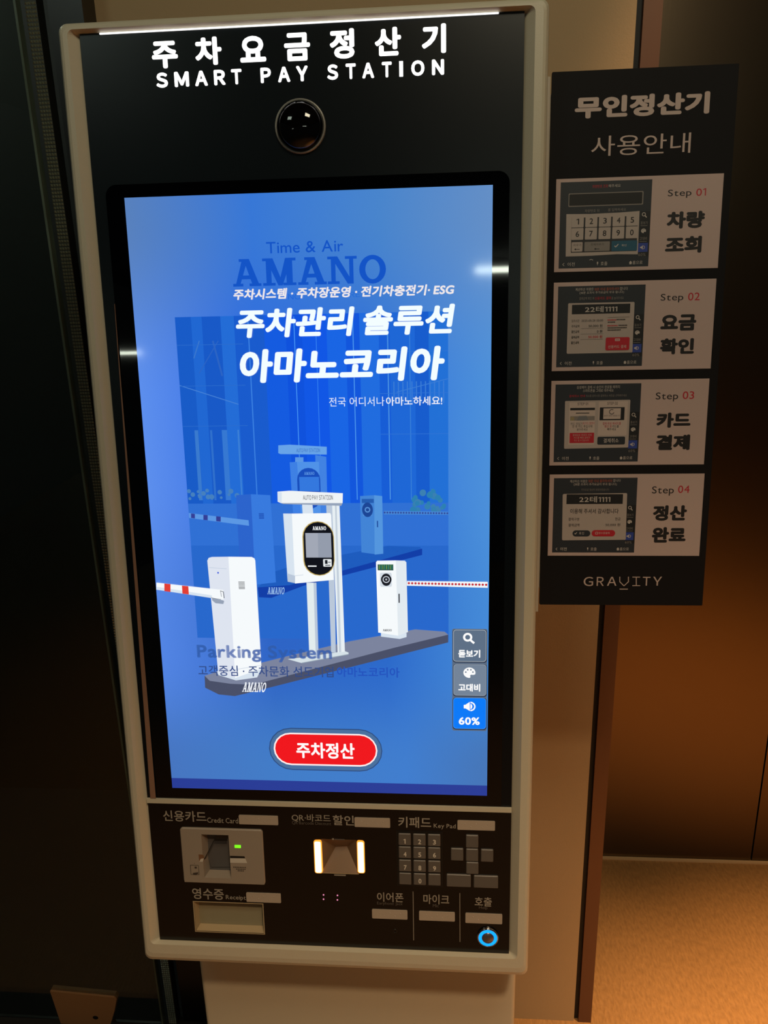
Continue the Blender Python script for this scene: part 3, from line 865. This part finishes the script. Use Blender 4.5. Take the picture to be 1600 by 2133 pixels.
pb.line((scn[0] + .008, scn[1] + .0006), (scn[2] - .008, scn[1] + .0006), .0010, chute_m)
scan = kpart(pb, 'barcode_scanner')
led = emi(255, 214, 140, 5.0, gloss=False)
led_rim = emi(255, 150, 48, 1.6, gloss=False)
for b in ((.1772,-.8154,.1874,-.7685), (.2320,-.8133,.2416,-.7673)):
    pb = PB(); pb.rings([(b[0], b[1], b[2], b[3], .003, -.004), (b[0], b[1], b[2], b[3], .003, .0008), (b[0] + .0012, b[1] + .0014, b[2] - .0012, b[3] - .0014, .002, .0014)], led_rim, front_m=led); kpart(pb, 'light_bar', scan)
pb = PB(w=.0004)
pb.rect((.2008,-.7674,.2033,-.7651), legend_m)
for k in range(6):
    a = (.2046,-.7673,.2169,-.7656); d = (a[2] - a[0]) / 6; pb.rect((a[0] + k * d, a[1], a[0] + (k + .8) * d, a[3]), dim_legend_m)
kpart(pb, 'upper_scan_mark', scan)
pb = PB(w=.0004); pb.rect((.2019,-.8183,.2168,-.8164), legend_m); kpart(pb, 'lower_scan_mark', scan)
for c in ([(.1872,-.8470)][0], [(.1870,-.8533)][0], [(.2052,-.8470)][0], [(.2049,-.8536)][0]):
    pb = PB(); pb.lathe(c, [(.0010, 0.0), (.0009, .0004), (0, .0006)], emi(255, 150, 190, 1.0, gloss=False), n=10); kpart(pb, 'sensor_light')

# keypad: one mesh per key
cx = [(535, 626), (643, 735), (752, 844)]
K = {}
keys = []
xs = [[(.2847,-.7720),(.3000,-.7715),(.3029,-.7714),(.3184,-.7709),(.3213,-.7708),(.3368,-.7702)]][0]
ys = [[(.3110,-.7547),(.3108,-.7711),(.3108,-.7730),(.3107,-.7892),(.3107,-.7916),(.3105,-.8079),(.3105,-.8102),(.3103,-.8266)]][0]
for r, row in enumerate(('123', '456', '789', ' 0 ')):
    for c, ch in enumerate(row):
        keys.append((ch, (xs[c * 2][0], ys[r * 2 + 1][1], xs[c * 2 + 1][0], ys[r * 2][1])))
for b in ((.3684,-.7716,.3836,-.7542), (.3498,-.7902,.3652,-.7732), (.3685,-.7905,.3836,-.7733), (.3869,-.7906,.4022,-.7735), (.3688,-.8084,.3840,-.7919), (.3444,-.8274,.3747,-.8099), (.3782,-.8276,.4086,-.8104)):
    keys.append((' ', b))
kr = PB(); kr.box(xs[0][0] - .003, xs[5][0] + .003, ys[7][1] - .003, ys[0][1] + .003, 0.0, .0006, slot_black)
pad = kpart(kr, 'keypad')
for ch, b in keys:
    pb = PB()
    pb.rings([(b[0], b[1], b[2], b[3], .001, 0), (b[0], b[1], b[2], b[3], .001, .0016), (b[0] + .0007, b[1] + .0007, b[2] - .0007, b[3] - .0007, .0008, .0023)], key_m, backcap=False)
    if ch != ' ':
        w_, h_ = b[2] - b[0], b[3] - b[1]
        pb.w = .0025
        pb.text(ch, (b[0] + w_ * .40, b[1] + h_ * .17, b[0] + w_ * (.64 if ch != '1' else .58), b[1] + h_ * .58), mat('key_digit', (206, 198, 184), .5), 0.025)
    o = kpart(pb, 'key', pad)

# help button
hc = [(.3965,-.8988)][0]
pb = PB(); pb.lathe(hc, [(.0137, 0), (.0135, .0026), (.0122, .0034), (.0118, .0030)], mat('chrome_ring', (190, 186, 182), .14, 1.0)); hb = kpart(pb, 'help_button')
pb = PB(); pb.lathe(hc, [(.0118, .0030), (.0112, .0036), (.0082, .0036), (.0078, .0030)], emi(20, 150, 255, 1.6, gloss=False)); kpart(pb, 'light_ring', hb)
pb = PB(); pb.lathe(hc, [(.0078, .0030), (.0070, .0042), (0, .0044)], mat('button_cap', (120, 112, 118), .3, .7)); kpart(pb, 'button_cap', hb)

# ------------------------------------------------------------ the instruction sign on the kiosk's side
SIGN_W, SIGN_H = 0.1865, 0.5735
sign = empty('instruction_sign', KM @ Matrix.Translation((0.4545 + SIGN_W / 2, 0.111 - SIGN_H, -0.02)))
tag(sign, 'tall black instruction sign with four pale step cards fixed beside the kiosk', 'sign')
SL = Matrix.Translation((-SIGN_W / 2, SIGN_H, 0))


def spart(pb, name, parent=None):
    return pb.build(name, parent or sign, SL if parent is None else None)


pb = PB(); pb.rings([(0, -SIGN_H, SIGN_W, 0, .001, -.003), (0, -SIGN_H, SIGN_W, 0, .001, 0.0)], board_m); board = spart(pb, 'board')
pb = PB(); pb.box(-.0062, -.0015, -SIGN_H - .009, -.004, -.007, -.0005, mat('bracket_plate', (176, 164, 146), .4)); pb.box(-.0015, .02, -SIGN_H + .02, -.02, -.0065, -.0032, mat('bracket_plate', (176, 164, 146), .4)); spart(pb, 'mounting_bracket')
pale = ink(186, 166, 158)
pb = PB(w=.00003, step=3e-6); pb.text('무인정산기', (.0241,-.0455,.1598,-.0245), pale, 0.050); spart(pb, 'bold_title', board)
pb = PB(w=.00003, step=3e-6); pb.text('사용안내', (.0421,-.0824,.1431,-.0629), pale, 0.0); spart(pb, 'thin_title', board)
pb = PB(w=.00003, step=3e-6)
g = (.0501,-.5509,.1392,-.5388)
gw_, gh_ = (g[2] - g[0]), (g[3] - g[1])
for k, ch in enumerate('GRA'):
    pb.text(ch, (.0501,-.5505,.0610,-.5394) if k == 0 else ((.0651,-.5502,.0732,-.5394) if k == 1 else (.0770,-.5500,.0878,-.5392)), pale, 0.006)
pb.line(*[(.0912,-.5390),(.0914,-.5454)], .0010, pale); pb.line(*[(.0914,-.5450),(.0964,-.5501)], .0010, pale); pb.line(*[(.0964,-.5501),(.1013,-.5450)], .0010, pale); pb.line(*[(.1013,-.5453),(.1010,-.5390)], .0010, pale); pb.line(*[(.0915,-.5540),(.1010,-.5540)], .0011, pale)
pb.line(*[(.1055,-.5394),(.1143,-.5394)], .0010, pale); pb.line(*[(.1059,-.5497),(.1148,-.5497)], .0010, pale); pb.line(*[(.1099,-.5394),(.1104,-.5497)], .0010, pale)
pb.text('T', (.1174,-.5496,.1261,-.5390), pale, 0.006); pb.text('Y', (.1291,-.5496,.1390,-.5388), pale, 0.006)
spart(pb, 'wordmark', board)

dk = ink(36, 42, 50); dkp = ink(22, 24, 28); wt = ink(186, 178, 172); gy = ink(128, 122, 118); rd = ink(178, 30, 46); bk = ink(26, 24, 26); gr2 = ink(172, 160, 154); bl = ink(44, 66, 150); tl = ink(28, 84, 110); org = ink(170, 84, 60)


def screen_shot(pb, R):
    """shared frame of the little printed screens: side icons and bottom row"""
    u0, v0, u1, v1 = R
    U = lambda a: u0 + (u1 - u0) * a
    V = lambda a: v1 - (v1 - v0) * a
    B = lambda a, b, c, d: (U(a), V(b), U(c), V(d))
    pb.rect(R, dk)
    pb.rect(B(.885, .88, 1.0, .36), dkp)
    c = (U(.925), V(.395)); s = (u1 - u0)
    pb.arc(c, .014 * s, .021 * s, wt); pb.line((c[0] + .014 * s, c[1] - .014 * s), (c[0] + .032 * s, c[1] - .034 * s), .010 * s, wt)
    pb.text('돋보기', B(.895, .51, .97, .475), gy); pb.rect(B(.895, .528, .97, .523), gy)
    c = (U(.93), V(.585)); pb.disc(c, .027 * s, wt, ry=.024 * s)
    for x, y in ((-.014, .002), (-.004, .012), (.008, .011)):
        pb.disc((c[0] + x * s, c[1] + y * s), .004 * s, dkp, n=8)
    pb.disc((c[0] + .012 * s, c[1] - .018 * s), .009 * s, dkp, n=10)
    pb.text('고대비', B(.89, .692, .97, .655), gy); pb.rect(B(.89, .71, .97, .705), gy)
    pb.rect(B(.878, .83, .985, .725), bl)
    c = (U(.925), V(.777))
    pb.poly([(c[0] - .024 * s, c[1] + .008 * s), (c[0] - .012 * s, c[1] + .008 * s), (c[0] + .006 * s, c[1] + .024 * s), (c[0] + .006 * s, c[1] - .024 * s), (c[0] - .012 * s, c[1] - .008 * s), (c[0] - .024 * s, c[1] - .008 * s)], wt)
    pb.arc((c[0] + .008 * s, c[1]), .014 * s, .020 * s, wt, -1.4, 1.4, 10)
    pb.text('60%', B(.885, .877, .965, .845), gy)
    pb.line((U(.062), V(.935)), (U(.045), V(.952)), .005 * s, wt); pb.line((U(.045), V(.952)), (U(.062), V(.97)), .005 * s, wt)
    pb.text('이전', B(.10, .975, .18, .93), wt); pb.text('호출', B(.47, .975, .545, .93), wt); pb.text('홈으로', B(.825, .972, .935, .93), wt)
    pb.rect(B(.428, .958, .442, .93), wt, .002); pb.rect(B(.433, .972, .437, .955), wt)
    pb.poly([(U(.785), V(.95)), (U(.802), V(.93)), (U(.82), V(.95)), (U(.815), V(.95)), (U(.815), V(.97)), (U(.79), V(.97)), (U(.79), V(.95))], wt)
    return B


def step_card(b, pic, num, nb, sb, l1, b1, l2, b2):
    p = PB(); p.rings([b + (1e-5, 0.0), b + (1e-5, .0004)], card_m, backcap=False)
    card = spart(p, 'step_card')
    p = PB(w=.00042, step=3e-6); p.text('Step', sb, bk, 0.004); spart(p, 'step_word', card)
    p = PB(w=.00042, step=3e-6); p.text(num, nb, rd, 0.004); spart(p, 'step_number', card)
    p = PB(w=.00042, step=3e-6); p.text(l1, b1, bk, 0.055); p.text(l2, b2, bk, 0.055); spart(p, 'step_name', card)
    p = PB(w=.00042, step=3e-6); B = screen_shot(p, pic)
    return card, p, B


# step 01
card, p, B = step_card((.0070,-.1977,.1785,-.1036), (.0117,-.1942,.1061,-.1070), '01', (.1516,-.1250,.1615,-.1176), (.1227,-.1265,.1468,-.1179), '차량', (.1230,-.1569,.1619,-.1397), '조회', (.1227,-.1817,.1604,-.1647))
p.text('차량번호 조회', (.0446,-.1138,.0605,-.1105), rd); p.text('해주세요', (.0613,-.1136,.0737,-.1105), wt)
p.rect((.0202,-.1317,.0977,-.1183), gy, .001); p.rect((.0210,-.1307,.0966,-.1192), ink(16, 16, 17), .001)
p.text('차량번호 뒤', (.0375,-.1378,.0526,-.1347), gy); p.text('를 입력하세요', (.0617,-.1374,.0803,-.1345), gy)
p.poly([(.0184,-.1388),(.0427,-.1394),(.0735,-.1389),(.0944,-.1380),(.0946,-.1816),(.0725,-.1809),(.0456,-.1818),(.0189,-.1819)], gr2)
p.rect((.0242,-.1782,.0931,-.1428), ink(40, 40, 44))
for r, row in enumerate(('12345', '67890')):
    for c, ch in enumerate(row):
        a = [(.0243,-.1526),(.0811,-.1525),(.0247,-.1652),(.0817,-.1652)]
        s = (a[1][0] - a[0][0]) / 4
        u = a[0][0] + s * c; v = a[r * 2][1]
        p.rect((u, v, u + s * .88, v + s * .84), gr2, .0008)
        cw = s * (.20 if ch == '1' else .26)
        p.text(ch, (u + s * .44 - cw / 2, v + s * .21, u + s * .44 + cw / 2, v + s * .62), bk, 0.015)
p.rect((.0248,-.1773,.0363,-.1675), gr2, .0008); p.text('지우기', (.0265,-.1719,.0349,-.1692), bk); p.line(*[(.0280,-.1748),(.0334,-.1750)], .0006, bk); p.line(*[(.0280,-.1748),(.0294,-.1740)], .0006, bk); p.line(*[(.0280,-.1748),(.0294,-.1757)], .0006, bk)
p.rect((.0383,-.1773,.0649,-.1676), gy, .0008); p.text('전체지우기', (.0449,-.1717,.0584,-.1692), bk); p.line(*[(.0490,-.1750),(.0541,-.1751)], .0006, bk); p.line(*[(.0490,-.1750),(.0504,-.1742)], .0006, bk); p.line(*[(.0490,-.1750),(.0505,-.1758)], .0006, bk)
p.rect((.0667,-.1778,.0935,-.1674), tl, .0008); p.line(*[(.0699,-.1723),(.0711,-.1737)], .0009, wt); p.line(*[(.0711,-.1737),(.0738,-.1707)], .0009, wt); p.text('확인', (.0773,-.1733,.0825,-.1710), wt)
p.arc([(.0458,-.1879)][0], .0020, .0026, wt, .6, 2.4, 8)
spart(p, 'step_picture', card)


def result_top(p, a, b, c, d):
    p.text('계산하신 차량은', a, wt); p.text('10분 이내 출차하셔야', b, org); p.text('합니다', c, wt); p.text('(30분 초과시 추가요금이 부과 됩니다)', d, wt)


# step 02
card, p, B = step_card((.0072,-.3028,.1780,-.2086), (.0119,-.2987,.1045,-.2128), '02', (.1496,-.2306,.1618,-.2225), (.1209,-.2323,.1447,-.2231), '요금', (.1221,-.2620,.1598,-.2449), '확인', (.1229,-.2870,.1591,-.2699))
result_top(p, (.0303,-.2180,.0496,-.2148), (.0506,-.2182,.0768,-.2149), (.0776,-.2181,.0857,-.2148), (.0348,-.2217,.0819,-.2186))
p.text('결제금액 확인 후', (.0347,-.2274,.0507,-.2244), gy); p.text('신용카드 결제', (.0512,-.2275,.0683,-.2245), rd); p.text('를 눌러주세요', (.0690,-.2276,.0818,-.2248), gy)
p.poly([(.0237,-.2305),(.0929,-.2307),(.0936,-.2316),(.0937,-.2836),(.0927,-.2841),(.0238,-.2843),(.0229,-.2834),(.0230,-.2314)], gr2); p.rect((.0272,-.2423,.0892,-.2323), dkp); p.text('22테1111', (.0412,-.2407,.0756,-.2343), wt, 0.012)
for t, bb, v, vb, m in (('입차시간', (.0272,-.2507,.0355,-.2479), '2025-05-28 00:00', (.0379,-.2505,.0609,-.2482), bk), ('주차금액', (.0273,-.2565,.0357,-.2536), '50,000 원', (.0456,-.2567,.0605,-.2534), bk), ('할인금액', (.0274,-.2624,.0356,-.2594), '0 원', (.0548,-.2625,.0605,-.2593), bk), ('결제금액', (.0274,-.2681,.0357,-.2653), '50,000 원', (.0457,-.2683,.0607,-.2650), rd), ('할인내역', (.0273,-.2741,.0356,-.2710), None, None, bk)):
    p.text(t, bb, bk, 0.012)
    if v:
        p.text(v, vb, m, 0.01)
for y in (1225, 1266, 1306):
    a = [(.0375,-.2575),(.0616,-.2573),(.0379,-.2692)]
    vv = a[0][1] + (a[2][1] - a[0][1]) * (y - 1225) / 81
    p.line((a[0][0], vv), (a[1][0], vv), .0003, gy)
for y, x0, x1, m in ((1162, 553, 615, rd), (1160, 620, 688, bk), (1178, 556, 612, bk), (1204, 554, 632, rd), (1203, 636, 705, bk), (1220, 556, 700, bk), (1236, 556, 660, bk)):
    a = [(.0657,-.2491),(.0851,-.2495)]
    s = (a[1][0] - a[0][0]) / 135
    x = x0
    while x < x1 - 6:
        u = a[0][0] + (x - 553) * s; v = a[0][1] - (y - 1162) * s
        p.rect((u, v - 4 * s, u + 8 * s, v + 4 * s), m); x += 11
p.line(*[(.0656,-.2463),(.0890,-.2462)], .0003, gy)
p.rect((.0645,-.2813,.0900,-.2676), rd, .0015); p.frame((.0744,-.2716,.0796,-.2689), .0007, wt, .0004); p.rect((.0744,-.2704,.0797,-.2699), wt); p.text('신용카드 결제', (.0673,-.2793,.0866,-.2759), wt, 0.006)
spart(p, 'step_picture', card)

# step 03
card, p, B = step_card((.0072,-.4081,.1776,-.3135), (.0118,-.4043,.1050,-.3175), '03', (.1501,-.3355,.1623,-.3271), (.1212,-.3379,.1453,-.3279), '카드', (.1233,-.3668,.1603,-.3500), '결제', (.1240,-.3919,.1609,-.3745))
p.text('삼성페이 결제 시 승인이 완료될 때까지', (.0351,-.3227,.0818,-.3193), wt); p.text('스마트폰을 그대로 대주세요', (.0419,-.3264,.0752,-.3231), wt); p.text('결제취소 안내', (.0270,-.3318,.0443,-.3291), rd); p.text('취소를 원하시면 결제취소 버튼을 선택해주세요', (.0453,-.3318,.0898,-.3292), gy)
p.poly([(.0234,-.3358),(.0930,-.3353),(.0939,-.3360),(.0939,-.3877),(.0930,-.3884),(.0239,-.3892),(.0231,-.3884),(.0227,-.3365)], gr2)
lt = ink(190, 174, 166)
p.rect((.0276,-.3846,.0561,-.3376), lt); p.rect((.0598,-.3746,.0913,-.3369), lt)
p.text('STEP 01', (.0364,-.3406,.0481,-.3378), bk, 0.01); p.text('STEP 02', (.0689,-.3405,.0805,-.3376), bk, 0.01)
p.rect((.0286,-.3462,.0557,-.3436), dkp); p.rect((.0349,-.3499,.0497,-.3490), bk); p.rect((.0289,-.3576,.0558,-.3528), gy); p.poly([(.0383,-.3526),(.0469,-.3524),(.0491,-.3576),(.0361,-.3577)], ink(110, 112, 116)); p.rect((.0292,-.3576,.0333,-.3535), ink(150, 136, 100))
p.rect((.0611,-.3577,.0881,-.3434), dkp); p.rect((.0651,-.3563,.0840,-.3445), lt); p.arc([(.0742,-.3484)][0], .0022, .0029, bk, 0.9, 6.0, 16); p.text('승인이 완료 되었습니다', (.0658,-.3536,.0833,-.3517), bk)
p.text('카드 리딩기', (.0294,-.3628,.0424,-.3597), bk); p.text('에 카드 앞면이', (.0430,-.3623,.0557,-.3594), rd); p.text('안 후 카드 투입구에', (.0315,-.3658,.0535,-.3627), bk); p.text('꽂아주세요', (.0364,-.3692,.0485,-.3663), bk)
p.text('결제 완료 메세지를', (.0647,-.3629,.0847,-.3598), rd); p.text('확인 후', (.0669,-.3662,.0748,-.3631), rd); p.text('카드를', (.0755,-.3660,.0825,-.3631), bk); p.text('빼주세요', (.0700,-.3693,.0797,-.3663), bk)
p.rect((.0289,-.3828,.0558,-.3714), rd, .0005); p.text('결제완료 메세지 전에', (.0321,-.3751,.0529,-.3727), gr2); p.text('카드를 빼면 결제가', (.0334,-.3780,.0515,-.3757), gr2); p.text('취소 될 수 있습니다', (.0338,-.3810,.0502,-.3787), gr2)
p.rect((.0596,-.3849,.0900,-.3761), dk, .0015); p.text('결제취소', (.0664,-.3828,.0830,-.3779), wt, 0.006)
spart(p, 'step_picture', card)

# step 04
card, p, B = step_card((.0079,-.5138,.1791,-.4185), (.0128,-.5100,.1059,-.4227), '04', (.1512,-.4405,.1637,-.4320), (.1225,-.4435,.1466,-.4328), '정산', (.1248,-.4726,.1624,-.4546), '완료', (.1249,-.4982,.1627,-.4799))
result_top(p, (.0307,-.4281,.0504,-.4248), (.0513,-.4279,.0779,-.4243), (.0789,-.4274,.0872,-.4242), (.0352,-.4319,.0831,-.4284))
p.text('주차요금 정산이 완료되었습니다', (.0437,-.4375,.0747,-.4349), gy)
p.poly([(.0241,-.4410),(.0942,-.4403),(.0951,-.4412),(.0959,-.4942),(.0951,-.4948),(.0248,-.4954),(.0238,-.4945),(.0231,-.4421)], gr2); p.rect((.0275,-.4528,.0906,-.4415), dkp); p.text('22테1111', (.0419,-.4510,.0766,-.4439), wt, 0.012)
p.text('이용해 주셔서 감사합니다', (.0321,-.4640,.0864,-.4582), bk, 0.014)
p.text('결제구분', (.0302,-.4723,.0428,-.4687), bk, 0.006); p.text('현금', (.0829,-.4721,.0888,-.4685), bk, 0.006); p.text('결제금액', (.0304,-.4793,.0430,-.4756), bk, 0.006); p.text('50,000 원', (.0724,-.4790,.0888,-.4754), bk, 0.006)
p.rect((.0354,-.4909,.0556,-.4836), dk, .01); p.line(*[(.0377,-.4871),(.0387,-.4881)], .0007, wt); p.line(*[(.0387,-.4881),(.0404,-.4858)], .0007, wt); p.text('확 인', (.0430,-.4887,.0484,-.4855), wt)
p.rect((.0571,-.4908,.0836,-.4833), rd, .01); p.frame((.0613,-.4884,.0642,-.4855), .0005, wt, .0004); p.text('영수증출력', (.0649,-.4881,.0773,-.4855), wt)
spart(p, 'step_picture', card)

bpy.data.objects.remove(_to)
